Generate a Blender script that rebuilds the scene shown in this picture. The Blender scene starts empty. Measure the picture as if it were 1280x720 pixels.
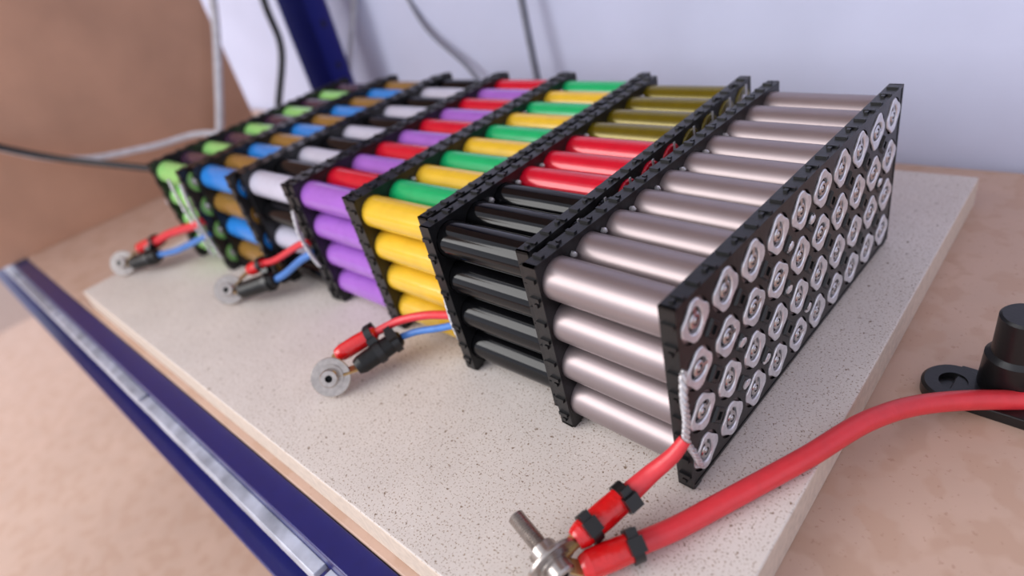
import bpy, math, random
from mathutils import Matrix, Vector
random.seed(7)
S=0.01
scene=bpy.context.scene
scene.view_settings.view_transform='Standard'

# ------------------------------------------------------------ materials
def srgb(r,g,b):
    f=lambda c:(c/255/12.92) if c/255<=0.04045 else ((c/255+0.055)/1.055)**2.4
    return (f(r),f(g),f(b),1)
def mat(name,col,rough=.4,metal=0,coat=0,var=.12,scale=120,bump=0,bscale=600,trans=0,spec=.5):
    m=bpy.data.materials.new(name);m.use_nodes=True
    nt=m.node_tree;b=nt.nodes['Principled BSDF']
    b.inputs['Roughness'].default_value=rough;b.inputs['Metallic'].default_value=metal
    b.inputs['Coat Weight'].default_value=coat;b.inputs['Coat Roughness'].default_value=.1
    b.inputs['Transmission Weight'].default_value=trans
    b.inputs['Specular IOR Level'].default_value=spec
    tc=nt.nodes.new('ShaderNodeTexCoord');n=nt.nodes.new('ShaderNodeTexNoise')
    n.inputs['Scale'].default_value=scale;n.inputs['Detail'].default_value=4
    nt.links.new(tc.outputs['Object'],n.inputs['Vector'])
    r=nt.nodes.new('ShaderNodeValToRGB')
    r.color_ramp.elements[0].position=.3;r.color_ramp.elements[1].position=.7
    r.color_ramp.elements[0].color=tuple(c*(1-var) for c in col[:3])+(1,)
    r.color_ramp.elements[1].color=tuple(min(1,c*(1+var)) for c in col[:3])+(1,)
    nt.links.new(n.outputs['Fac'],r.inputs['Fac']);nt.links.new(r.outputs['Color'],b.inputs['Base Color'])
    if bump:
        n2=nt.nodes.new('ShaderNodeTexNoise');n2.inputs['Scale'].default_value=bscale
        nt.links.new(tc.outputs['Object'],n2.inputs['Vector'])
        bp=nt.nodes.new('ShaderNodeBump');bp.inputs['Strength'].default_value=bump;bp.inputs['Distance'].default_value=.0005
        nt.links.new(n2.outputs['Fac'],bp.inputs['Height']);nt.links.new(bp.outputs['Normal'],b.inputs['Normal'])
    return m
def speckle(name,base,layers,rough=.5,var=.05):
    m=mat(name,base,rough,var=var,scale=25,spec=.35)
    nt=m.node_tree;b=nt.nodes['Principled BSDF']
    src=b.inputs['Base Color'].links[0].from_socket
    tc=nt.nodes.new('ShaderNodeTexCoord')
    for sc,th,col in layers:
        n=nt.nodes.new('ShaderNodeTexNoise');n.inputs['Scale'].default_value=sc;n.inputs['Detail'].default_value=2
        nt.links.new(tc.outputs['Object'],n.inputs['Vector'])
        mr=nt.nodes.new('ShaderNodeMapRange');mr.inputs['From Min'].default_value=th;mr.inputs['From Max'].default_value=th+.08
        nt.links.new(n.outputs['Fac'],mr.inputs['Value'])
        mx=nt.nodes.new('ShaderNodeMix');mx.data_type='RGBA'
        nt.links.new(mr.outputs['Result'],mx.inputs['Factor']);nt.links.new(src,mx.inputs['A']);mx.inputs['B'].default_value=col
        src=mx.outputs['Result']
    nt.links.new(src,b.inputs['Base Color'])
    return m
M={}
M['black']=mat('holder_black_plastic',srgb(17,17,19),.33,bump=.15)
M['silver']=mat('silver_wrap',srgb(152,139,140),.4,.7,.12,.05,30)
M['cblack']=mat('black_wrap',srgb(9,9,11),.1,spec=.3)
M['red']=mat('red_wrap',srgb(208,10,42),.22,.1,.4,.06)
M['olive']=mat('olive_wrap',srgb(110,96,8),.24,.35,.3,.08)
M['yellow']=mat('yellow_wrap',srgb(226,182,48),.22,0,.4,.05)
M['green']=mat('green_wrap',srgb(18,172,102),.22,0,.4,.05)
M['purple']=mat('purple_wrap',srgb(158,98,192),.22,0,.4,.05)
M['white']=mat('grey_white_wrap',srgb(192,190,206),.22,0,.4,.04)
M['blue']=mat('blue_wrap',srgb(40,126,208),.22,0,.4,.05)
M['brown']=mat('brown_wrap',srgb(150,112,50),.24,.2,.4,.08)
M['lime']=mat('lime_wrap',srgb(146,208,118),.22,0,.4,.05)
M['maroon']=mat('dark_plum_wrap',srgb(60,36,58),.22,0,.4,.05)
M['steel']=mat('nickel_steel',srgb(214,212,212),.2,.95,0,.1,300)
M['tin']=mat('tinned_wire',srgb(205,203,205),.35,.7,0,.2,900,.4,900)
M['insul']=mat('terminal_ring',srgb(230,229,232),.28,.6,0,.12,400,.45,400)
M['dark']=mat('dark_recess',srgb(10,10,10),.6)
M['glue']=mat('hot_glue',srgb(205,203,205),.2,0,0,.05,200,.5,300,.5)
M['rsleeve']=mat('red_sleeve',srgb(208,16,20),.25,0,.4,.08,300,.5,500)
M['rcable']=mat('red_silicone_cable',srgb(214,52,60),.4,0,.1,.06,200,.2)
M['bsleeve']=mat('black_sleeve',srgb(9,9,10),.4,0,0,.1,300,.4,400,spec=.4)
M['bwire']=mat('blue_wire',srgb(70,120,190),.4)
M['tie']=mat('zip_tie_nylon',srgb(18,18,20),.35)
M['brass']=mat('brass_lug',srgb(190,160,110),.35,.8)
M['bolt']=mat('bolt_steel',srgb(176,168,162),.28,.9,0,.15,400)
M['wcable']=mat('white_cable',srgb(205,205,212),.45)
M['gcable']=mat('grey_cable',srgb(110,112,125),.45)
M['kcable']=mat('black_cable',srgb(24,24,30),.4)
M['wall']=mat('painted_wall',srgb(200,205,230),.9,var=.04,scale=12,bump=.5,bscale=180)
M['board']=speckle('speckled_board',srgb(214,205,198),((1100,.585,srgb(156,134,114)),(420,.65,srgb(126,104,84)),(800,.66,srgb(232,226,220))),.55)
M['bedge']=mat('board_edge',srgb(208,192,176),.6,var=.1,scale=300)
M['deck']=speckle('chipboard_deck',srgb(196,166,148),((60,.5,srgb(190,158,138)),(500,.66,srgb(178,144,124))),.55)
M['ply']=mat('plywood_panel',srgb(192,148,122),.5,var=.10,scale=14)
M['beam']=mat('blue_enamel_steel',srgb(26,30,100),.32,.1,.2,.08)
M['galv']=mat('galvanised_strip',srgb(178,182,194),.5,.2,var=.35,scale=60)

# ------------------------------------------------------------ mesh builder
class MB:
    def __init__(s): s.v=[];s.f=[];s.m=[];s.mats=[];s.sm=[]
    def mi(s,k):
        if k not in s.mats:s.mats.append(k)
        return s.mats.index(k)
    def add(s,vs,fs,k,X=None,smooth=False):
        o=len(s.v)
        for p in vs:
            p=Vector(p)
            if X is not None:p=X@p
            s.v.append(p*S)
        i=s.mi(k)
        for f in fs:
            s.f.append([a+o for a in f]);s.m.append(i);s.sm.append(smooth)
    def box(s,a,b,k,X=None):
        x0,y0,z0=a;x1,y1,z1=b
        s.add([(x0,y0,z0),(x1,y0,z0),(x1,y1,z0),(x0,y1,z0),(x0,y0,z1),(x1,y0,z1),(x1,y1,z1),(x0,y1,z1)],
          [(0,3,2,1),(4,5,6,7),(0,1,5,4),(1,2,6,5),(2,3,7,6),(3,0,4,7)],k,X)
    def rev(s,prof,k,X=None,seg=24):
        """prof: [(axial z, radius[,mat])] revolve about local Z"""
        rings=[]
        for p in prof:
            h,r=p[0],p[1]
            if r<=1e-6: vs=[(0,0,h)]
            else: vs=[(r*math.cos(2*math.pi*i/seg),r*math.sin(2*math.pi*i/seg),h) for i in range(seg)]
            rings.append(vs)
        for i in range(len(rings)-1):
            kk=prof[i+1][2] if len(prof[i+1])>2 else k
            a,b=rings[i],rings[i+1];na,nb=len(a),len(b);fs=[]
            for j in range(seg):
                j2=(j+1)%seg
                if na==1 and nb==1:continue
                if na==1: fs.append((0,1+j2,1+j))
                elif nb==1: fs.append((j,j2,na))
                else: fs.append((j,j2,na+j2,na+j))
            side=abs(prof[i+1][0]-prof[i][0])>abs(prof[i+1][1]-prof[i][1])*.6
            s.add(a+b,fs,kk,X,side)
    def obj(s,name,parent=None,bevel=0):
        me=bpy.data.meshes.new(name);me.from_pydata([tuple(p) for p in s.v],[],s.f)
        for k in s.mats: me.materials.append(M[k])
        me.polygons.foreach_set('material_index',s.m);me.polygons.foreach_set('use_smooth',s.sm);me.update()
        o=bpy.data.objects.new(name,me);scene.collection.objects.link(o)
        if bevel:
            b=o.modifiers.new('b','BEVEL');b.width=bevel*S;b.segments=2;b.limit_method='ANGLE'
        if parent:
            o.parent=parent
        return o
def align(A,B):
    A=Vector(A);B=Vector(B);d=(B-A)
    return Matrix.Translation(A)@d.to_track_quat('Z','Y').to_matrix().to_4x4(),d.length
def empty(name,loc=(0,0,0),yaw=0):
    e=bpy.data.objects.new(name,None);e.empty_display_size=.02;e.location=Vector(loc)*S;e.rotation_euler=(0,0,yaw)
    scene.collection.objects.link(e);return e
def cr(pts,n=10):
    P=[Vector(p) for p in pts];P=[P[0]*2-P[1]]+P+[P[-1]*2-P[-2]];out=[]
    for i in range(1,len(P)-2):
        a,b,c,d=P[i-1:i+3]
        for k in range(n):
            t=k/n;out.append(.5*((2*b)+(c-a)*t+(2*a-5*b+4*c-d)*t*t+(3*b-a-3*c+d)*t**3))
    out.append(P[-2]);return out
def cable(name,pts,r,k,parent=None,r_end=None):
    q=cr(pts);c=bpy.data.curves.new(name,'CURVE');c.dimensions='3D';c.bevel_depth=r*S;c.bevel_resolution=5;c.use_fill_caps=True
    sp=c.splines.new('POLY');sp.points.add(len(q)-1)
    for i,p in enumerate(q):
        sp.points[i].co=(p.x*S,p.y*S,p.z*S,1)
        if r_end: sp.points[i].radius=1+(r_end/r-1)*i/(len(q)-1)
    sp.use_smooth=True
    c.materials.append(M[k]);o=bpy.data.objects.new(name,c);scene.collection.objects.link(o)
    if parent:o.parent=parent
    return o

# ------------------------------------------------------------ battery pack
PT=2.02;PZ=2.13;NC=10;NR=4;MG=.1;L=6.72;T=.62
H=NR*PZ+2*MG;Wd=NC*PT+2*MG
ROTX=Matrix.Rotation(math.radians(90),4,'Y')   # local Z -> +X
def ctr(j,r): return MG+PT*(j+.5),MG+PZ*(r+.5)
def holder_mesh(hole=.88):
    mb=MB();seg=24
    for j in range(NC):
        for r in range(NR):
            y,z=ctr(j,r)
            def ring(rad,x): return [(x,y+rad*math.cos(2*math.pi*i/seg),z+rad*math.sin(2*math.pi*i/seg)) for i in range(seg)]
            def sq(x,e=PT/2):
                o=[]
                for i in range(seg):
                    a=2*math.pi*i/seg;c,s_=math.cos(a),math.sin(a);k=e/max(abs(c),abs(s_));o.append((x,y+k*c,z+k*s_*PZ/PT))
                return o
            layers=[sq(0),ring(.945,0),ring(.945,T-.14),ring(hole,T-.12),ring(hole,T),sq(T)]
            vs=sum(layers,[]);fs=[]
            for l in range(len(layers)):
                l2=(l+1)%len(layers)
                for i in range(seg):
                    i2=(i+1)%seg;fs.append((l*seg+i,l*seg+i2,l2*seg+i2,l2*seg+i))
            mb.add(vs,fs,'black')
            if j<NC-1 and r<NR-1:
                # raised four-point junction with hollow centre
                yy,zz=y+PT/2,z+PZ/2;d=.5;h=.1
                o_=[(T,yy-d,zz),(T,yy,zz-d),(T,yy+d,zz),(T,yy,zz+d)]
                t1=[(T+h,yy-.42,zz),(T+h,yy,zz-.42),(T+h,yy+.42,zz),(T+h,yy,zz+.42)]
                t2=[(T+h,yy-.24,zz),(T+h,yy,zz-.24),(T+h,yy+.24,zz),(T+h,yy,zz+.24)]
                t3=[(T-.05,yy-.22,zz),(T-.05,yy,zz-.22),(T-.05,yy+.22,zz),(T-.05,yy,zz+.22)]
                fs=[]
                for l in range(3):
                    for q in range(4):
                        q2=(q+1)%4;fs.append((l*4+q,l*4+q2,l*4+4+q2,l*4+4+q))
                fs.append((12,13,14,15))
                mb.add(o_+t1+t2+t3,fs,'black')
    e=T+.03
    mb.box((0,0,0),(e,MG+.02,H),'black');mb.box((0,Wd-MG-.02,0),(e,Wd,H),'black')
    mb.box((0,0,0),(e,Wd,MG+.02),'black');mb.box((0,0,H-MG-.02),(e,Wd,H),'black')
    h=.10
    for j in range(NC):
        y,_=ctr(j,0)
        for z0,z1 in ((H,H+h),(-h,0)):
            mb.box((.12,y-.55,z0),(T-.02,y-.36,z1),'black');mb.box((.12,y+.36,z0),(T-.02,y+.55,z1),'black')
            mb.box((.26,y-.84,z0),(T-.2,y-.66,z1),'black')
    for r in range(NR):
        _,z=ctr(0,r)
        for y0,y1 in ((-h,0),(Wd,Wd+h)):
            mb.box((.12,y0,z-.55),(T-.02,y1,z-.36),'black');mb.box((.12,y0,z+.36),(T-.02,y1,z+.55),'black')
            mb.box((.26,y0,z-.84),(T-.2,y1,z-.66),'black')
    for y in (.15,Wd-.65): mb.box((.05,y,-.17),(T,y+.5,0),'black')
    return mb.obj('holder_tmp',None)
tmp=holder_mesh();HM=tmp.data;bpy.data.objects.remove(tmp)
tmp=holder_mesh(.935);HM2=tmp.data;bpy.data.objects.remove(tmp)

def cellprof(k):
    return [(0.04,0),(0.04,.58,'steel'),(0,.62,k),(0,.85,k),(.05,.905,k),(.1,.92,k),(6.4,.92,k),(6.45,.905,k),(6.5,.85,k),
            (6.5,.5,k),(6.46,.48,k),(6.46,.33,'insul'),(6.58,.3,'steel'),(6.58,0,'steel')]
def terminals(mb,X):
    """lobed nickel contact ring + button for every cell, with small weld legs, on plane x=0 facing +x"""
    for j in range(NC):
        for r in range(NR):
            y,z=ctr(j,r);seg=32
            A=X@Matrix.Translation((0,y,z))@Matrix.Rotation(random.choice((0,math.pi/2))+random.uniform(-.15,.15),4,'X')
            def rg(f,x):
                o=[]
                for i in range(seg):
                    a=2*math.pi*i/seg;rr=f(a);o.append((x,rr*math.cos(a),rr*math.sin(a)))
                return o
            fo=lambda a:.80+.08*math.copysign(abs(math.cos(4*a))**.5,math.cos(4*a))
            fi=lambda a:.47+.05*math.cos(2*a)
            ly=[rg(fo,-.02),rg(fo,.03),rg(lambda a:fo(a)*.94,.06),rg(lambda a:fi(a)+.05,.04),rg(fi,0),rg(fi,-.12)]
            vs=sum(ly,[]);fs=[]
            for l in range(5):
                for i in range(seg):
                    i2=(i+1)%seg;fs.append((l*seg+i,l*seg+i2,(l+1)*seg+i2,(l+1)*seg+i))
            mb.add(vs,fs,'insul',A)
            mb.rev([(-.12,.52,'dark'),(-.12,.33,'dark'),(.0,.32,'steel'),(.04,.26,'steel'),(.04,.17,'steel'),(.0,.13,'dark'),(.04,.08,'steel'),(.05,0,'steel')],'dark',A@ROTX,16)
            mb.box((0,.25,-.09),(.035,.56,.09),'steel',A)
def links(mb,X):
    """welded nickel tabs with a narrow fuse leg"""
    for j in range(NC):
        for r in range(NR):
            y,z=ctr(j,r);A=X@Matrix.Translation((0,y,z))
            mb.rev([(-.04,.36),(.03,.36),(.05,.3),(.05,.2),(.01,.14),(.01,0)],'steel',A@ROTX,18)
            mb.box((-.01,-.07,.3),(.03,.07,PZ/2),'tin',A)
def lump(mb,c,sx,sy,sz,k='glue'):
    vs=[];fs=[];n,mn=10,6
    for i in range(mn+1):
        th=math.pi*i/mn
        for q in range(n):
            a=2*math.pi*q/n;w=1+random.uniform(-.14,.14)
            vs.append((c[0]+sx*w*math.sin(th)*math.cos(a),c[1]+sy*w*math.sin(th)*math.sin(a),c[2]+sz*math.cos(th)*w))
    for i in range(mn):
        for q in range(n):
            q2=(q+1)%n;fs.append((i*n+q,i*n+q2,(i+1)*n+q2,(i+1)*n+q))
    mb.add(vs,fs,k,None,True)
def pack(x,y,yaw,colf,glue=0,faceglue=0,rings=False,out=0):
    e=empty('lithium_battery_pack',(x,y,.17),yaw)
    mb=MB();off=.11 if rings else .09
    for j in range(NC):
        for r in range(NR):
            yy,zz=ctr(j,r)
            A=Matrix.Translation((-L+off+out,yy,zz))@ROTX@Matrix.Rotation(random.random()*6,4,'Z')
            mb.rev(cellprof(colf(j,r)),'steel',A,28)
    mb.obj('cells',e)
    o=bpy.data.objects.new('cell_holder_right',HM2 if out else HM);scene.collection.objects.link(o);o.parent=e;o.location=(-T*S,0,0)
    o=bpy.data.objects.new('cell_holder_left',HM);scene.collection.objects.link(o);o.parent=e
    o.matrix_local=Matrix.Translation(((-L+T)*S,Wd*S,0))@Matrix.Rotation(math.pi,4,'Z')
    fn=terminals if rings else links
    t=MB();fn(t,Matrix.Translation((out,0,0)));t.obj('terminal_contacts',e)
    t=MB();fn(t,Matrix.Translation((-L,Wd,0))@Matrix.Rotation(math.pi,4,'Z'));t.obj('terminal_contacts_rear',e)
    g=MB()
    for i in range(faceglue):
        yy=MG+PT*random.randrange(1,NC)
        lump(g,(.06,yy+random.uniform(-.2,.2),MG+PZ*random.randrange(1,4)+random.uniform(-.2,.2)),.08,.34,.22)
    for j in range(NC-1):
        for xx in (-L+T+.08,-T-.08):
            if random.random()<glue:
                lump(g,(xx+random.uniform(-.05,.1),MG+PT*(j+1),H-.62),.2,.14,.14)
    if g.v:g.obj('hot_glue_blobs',e)
    return e
pack(.2,-.3,0.012,lambda j,r:'silver',.8,8,True)
pack(-6.95,.3,.06,lambda j,r:'cblack' if j<3 else('red' if j<6 else 'olive'),.4,6,out=.24)
pack(-14.0,.55,.06,lambda j,r:'yellow' if j%2==0 else 'green',.3,4,out=.22)
pack(-20.8,.3,.06,lambda j,r:'purple' if j%2==0 else 'red')
pack(-27.55,-.2,.055,lambda j,r:'white' if (j+3-r)%2==0 else 'cblack')
pack(-34.35,-1.2,.055,lambda j,r:'blue' if (j+3-r)%2==0 else 'brown')
pack(-41.2,-2.4,.055,lambda j,r:'lime' if (j%2==0) else 'maroon')

# ------------------------------------------------------------ shelf, board, room
def slab(name,a,b,k,yaw=0,bevel=0,sidek=None):
    mb=MB();mb.box(a,b,k)
    if sidek:
        i=mb.mi(sidek)
        for q in (2,3,4,5): mb.m[q]=i
    o=mb.obj(name,None,bevel);o.rotation_euler=(0,0,yaw);return o
YB=.055
slab('speckled_worktop_board',(-54,-8.6,-1.9),(3.6,29,0),'board',YB,.08,'bedge')
slab('added_upper_shade_deck',(-110,-9.0,-3.6),(60,34,-1.92),'deck',YB,.05)
slab('added_upper_shade_deck',(-110,-9.3,62),(60,34,63.7),'deck',YB,.05)  # unseen upper deck, added to block world light and darken the cell tops
slab('wall_back',(-400,35,-80),(260,37,180),'wall',YB)
bm=empty('blue_shelf_beam',(0,0,0),YB)
mb=MB();mb.box((-110,-10.5,-3.0),(60,-9.05,-2.1),'beam');mb.box((-110,-10.5,-8.2),(60,-10.1,-3.0),'beam')
mb.box((-110,-12.1,-8.2),(60,-10.5,-7.6),'beam')
mb.obj('beam_profile',bm,.08)
mb=MB();x=-109
while x<58:
    mb.box((x,-11.2,-3.6),(x+23.5,-10.5,-3.2),'galv');mb.box((x,-11.2,-4.8),(x+23.5,-11.05,-3.6),'galv');x+=24
mb.obj('beam_slot_plates',bm,.05)
slab('floor',(-500,-250,-82),(300,60,-80),'deck')
slab('lower_shelf_deck',(-150,-70,-34),(80,33,-32),'deck',YB)
slab('plywood_side_panel',(-80,-60,-1.9),(-78.3,18,61),'ply',0,.05)
bp_=empty('blue_shelf_upright',(-66,26,-1.9),YB)
mb=MB();mb.box((-2.5,0,0),(2.5,.25,63.6),'beam');mb.box((-2.5,-3.2,0),(-2.25,0,63.6),'beam')
for i in range(12):
    z=4+i*5
    mb.rev([(0,.45),(.02,.45),(.02,0)],'dark',Matrix.Translation((.6,-.0,z))@Matrix.Rotation(math.radians(90),4,'X'),12)
mb.obj('upright_angle_profile',bp_,.03)

# ------------------------------------------------------------ cable bolt assemblies
def sleeve(mb,A,B,r,k):
    X,l=align(A,B)
    mb.rev([(0,0),(0,r*.72),(.12,r*.86),(.35,r),(l*.5,r*1.05),(l-.35,r),(l-.12,r*.82),(l,r*.6),(l,0)],k,X,20)
def tie(mb,A,B,t,r,k='tie',ang=0):
    X,l=align(A,B);X=X@Matrix.Translation((0,0,l*t))@Matrix.Rotation(ang,4,'Z')
    mb.rev([(-.2,r),(-.2,r+.09),(.2,r+.09),(.2,r)],k,X,20)
    mb.box((r-.02,-.28,-.28),(r+.32,.28,.28),k,X)
    mb.box((r+.1,-.6,-.2),(r+.2,-.2,.2),k,X)
def screw(mb,P,ax,rw=1.05,shaft=2.2,k='bolt'):
    P=Vector(P);ax=Vector(ax).normalized();X,_=align(P,P+ax)
    mb.rev([(-.08,.32),(-.08,rw),(-.05,rw+.03),(.05,rw+.03),(.08,rw),(.08,.3)],k,X,40)
    mb.rev([(.08,.3),(.08,.70),(.2,.70),(.2,.3)],k,X,32)
    mb.rev([(.2,0),(.2,.5),(.6,.5),(.68,.44),(.68,.2)],k,X,28)
    mb.rev([(.68,.21),(.35,.21,'dark'),(.35,0,'dark')],'dark',X,6)
    mb.rev([(-.08,.3),(-.08,.7),(-.2,.7),(-.2,.3)],'brass',X,28)
    pr=[(-.2,.3)];h=-.2
    while h>-shaft:
        pr+=[(h-.05,.33),(h-.10,.27)];h-=.1
    pr+=[(h,0)]
    mb.rev(pr,k,X,20)
    mb.rev([(-.22,.3),(-.22,.56),(-.62,.56),(-.62,.3)],k,X,6)
def assembly(bolt,ax,sl,wires,rw=1.05,shaft=1.4):
    e=empty('bolted_cable_terminal')
    mb=MB();screw(mb,bolt,ax,rw,shaft);mb.obj('bolt_and_washers',e)
    mb=MB();tm=MB()
    for A,B,r,k,ts in sl:
        sleeve(mb,A,B,r,k)
        X,l=align(A,bolt);mb.box((-.28,-.06,-.1),(.28,.06,l*.75),'brass',X)
        for t,an in ts: tie(tm,A,B,t,r*1.04,'tie',an)
    mb.obj('crimp_sleeves',e);tm.obj('zip_ties',e)
    for i,(pts,r,k,re) in enumerate(wires): cable('wire_%d'%(i+1),pts,r,k,e,re)
    return e
assembly((-18.9,-5.4,1.15),(.75,-.45,.5),
 [((-19.8,-4.3,1.5),(-18.6,-2.1,2.1),.48,'rsleeve',[(.85,0)]),((-18.3,-4.1,1.1),(-17.5,-1.3,1.6),.55,'bsleeve',[(.5,1),(.85,2)])],
 [([(-18.6,-2.1,2.1),(-17.6,-1.0,2.5),(-16.0,-.2,2.9),(-13.9,.2,3.4)],.24,'rcable',None),
  ([(-17.5,-1.3,1.6),(-16.6,-.7,1.9),(-15.2,-.2,2.3),(-13.8,.2,2.8)],.2,'bwire',None)])
assembly((-35.7,-4.4,1.15),(.75,-.45,.5),
 [((-35.2,-2.6,1.9),(-33.6,-1.8,2.5),.48,'rsleeve',[(.85,0)]),((-34.6,-4.0,1.1),(-32.0,-2.0,1.7),.62,'bsleeve',[(.8,1)])],
 [([(-33.6,-1.8,2.5),(-32,-1.4,3),(-29.0,-.6,4.4),(-27.7,-.2,4.8)],.24,'rcable',None),
  ([(-32.0,-2.0,1.7),(-31.,-1.5,2.2),(-29.0,-.8,3.4),(-27.7,-.2,4)],.26,'bwire',None)])
assembly((-51.9,-7.8,1.15),(.75,-.45,.5),
 [((-51.2,-6.2,1.9),(-49,-4.8,2.5),.5,'rsleeve',[(.85,0)]),((-50.8,-7.3,1.1),(-48.2,-5.4,1.6),.62,'bsleeve',[(.7,1)])],
 [([(-49,-4.8,2.5),(-47,-4,3.2),(-43,-2.9,4.2),(-41.3,-2.3,4.8)],.36,'rcable',None),
  ([(-48.2,-5.4,1.6),(-46,-4.4,2),(-43,-3.1,3),(-41.3,-2.4,3.6)],.26,'bwire',None)])
assembly((-1.7,-6.25,1.1),(.85,-.15,-.2),
 [((-1.5,-5.2,1.25),(-.9,-2.45,1.6),.5,'rsleeve',[(.25,2.2),(.85,2.6)]),((-.9,-5.7,.75),(.15,-3.7,.72),.52,'rsleeve',[(.9,2.2)])],
 [([(-.9,-2.5,1.6),(-.55,-1.7,2.0),(-.05,-1.0,2.6),(.25,-.5,3.2)],.40,'rcable',.24),
  ([(.1,-3.8,.72),(.75,-2.3,.5),(1.5,-.5,.47),(2.3,1.4,.47),(3.1,3.3,.5),(4.2,6.5,.3),(5.8,9.4,-.4),(9,12.5,-1.3),(16,16,-1.45),(30,20,-1.45)],.42,'rcable',None)],shaft=2.2)
def tinned(pts,parent=None):
    e=empty('tinned_bus_wire')
    for i in range(3):
        o=i*2.1
        q=[(p[0]+.09*math.cos(n*1.9+o),p[1]+.09*math.sin(n*1.9+o),p[2]) for n,p in enumerate(cr(pts,4))]
        cable('strand_%d'%(i+1),q,.075,'tin',e)
tinned([(.36,-.35,6.4),(.38,-.5,5.2),(.38,-.5,4.2),(.3,-.5,3.2),(.4,-.2,2.2),(.42,.05,1.4)])
tinned([(-13.85,.2,5),(-13.85,.05,3.8),(-13.85,.05,2.6),(-13.8,.2,1.4)])
tinned([(-27.6,-.4,7.2),(-27.7,-.6,5.6),(-27.6,-.5,4),(-27.5,-.3,3)])
tinned([(-41.3,-2.6,8.0),(-41.3,-2.8,6),(-41.3,-2.8,4),(-41.2,-2.6,1.5)])
tinned([(-43.2,-2.8,8.2),(-43.0,-2.9,6),(-42.4,-2.9,4),(-42.3,-2.8,1.5)])

cl=empty('black_cable_clamp',(5.85,12.2,-1.9))
mb=MB()
mb.rev([(0,0),(0,1.2),(.5,1.2),(.62,1.08),(.62,.55),(.35,.5),(.35,0)],'black',Matrix.Translation((-.2,-.3,0)),32)
mb.box((-.2,-1.3,0),(3.2,1.0,.55),'black');mb.rev([(.5,0),(.5,1.15),(2.2,1.1),(2.4,.9),(4.2,.9),(4.3,.8),(4.3,0)],'black',Matrix.Translation((1.6,.6,0)),28)
mb.obj('clamp_body',cl,.06)

# loose cables behind
cable('white_hanging_cable',[(-76,22,61),(-76,20,25),(-76,18.4,17.1),(-76,15,9),(-76,11.7,2.4),(-75,8,-1.0),(-73,2,-1.5)],.5,'wcable')
cable('white_hanging_cable',[(-64,33,61),(-65,33,20),(-65.5,31,13),(-66,27,5),(-64,24,-1)],.4,'wcable')
cable('grey_hanging_cable',[(-58,33,61),(-58,33,25),(-57,32.5,17),(-53,31.5,10),(-46,31,5),(-42,30,0)],.25,'gcable')
cable('black_hanging_cable',[(-70,24,61),(-70,23,25),(-70,22,15.8),(-70,21.7,10.3),(-70,18,3.5),(-69,16,-1.5)],.45,'kcable')
cable('grey_hanging_cable',[(-37,32.5,61),(-36.5,32.5,30),(-36,31,14),(-35,30,0.3)],.35,'gcable')
cable('black_loose_cable',[(-77.5,-14,14),(-74,-7,8.5),(-68,-1.5,5.6),(-62,3,3.6),(-55,6,2.5),(-50.5,8,2)],.36,'kcable')
cable('white_loose_cable',[(-77.5,-13,13),(-75,-5,7),(-74,3,5),(-72,9,4.5),(-66,12,3)],.36,'wcable')

# ------------------------------------------------------------ lights
w=bpy.data.worlds.new('w');scene.world=w;w.use_nodes=True
bg=w.node_tree.nodes['Background'];bg.inputs[0].default_value=(.86,.88,1,1);bg.inputs[1].default_value=1.12
def area(name,loc,tgt,size,sy,power,col):
    l=bpy.data.lights.new(name,'AREA');l.shape='RECTANGLE';l.size=size;l.size_y=sy;l.energy=power;l.color=col
    o=bpy.data.objects.new(name,l);scene.collection.objects.link(o);o.location=Vector(loc)*S
    o.rotation_euler=(Vector(tgt)-Vector(loc)).to_track_quat('-Z','Y').to_euler();return o
area('window_daylight',(-90,-150,95),(-10,5,0),1.5,1.2,35,(1,.975,.95))
# ------------------------------------------------------------ camera
R=((0.6914,0.6877,-0.2215),(0.2519,-0.5168,-0.8182),(-0.6771,0.5099,-0.5306))
C=Vector((9.88,-13.53,21.1))*S
cam=bpy.data.cameras.new('camera');co=bpy.data.objects.new('camera',cam);scene.collection.objects.link(co)
m=Matrix(((R[0][0],-R[1][0],-R[2][0],C.x),(R[0][1],-R[1][1],-R[2][1],C.y),(R[0][2],-R[1][2],-R[2][2],C.z),(0,0,0,1)))
co.matrix_world=m
cam.sensor_width=36;cam.lens=783*36/1280;cam.clip_start=.01
cam.dof.use_dof=True;cam.dof.focus_distance=.27;cam.dof.aperture_fstop=4.5
scene.camera=co
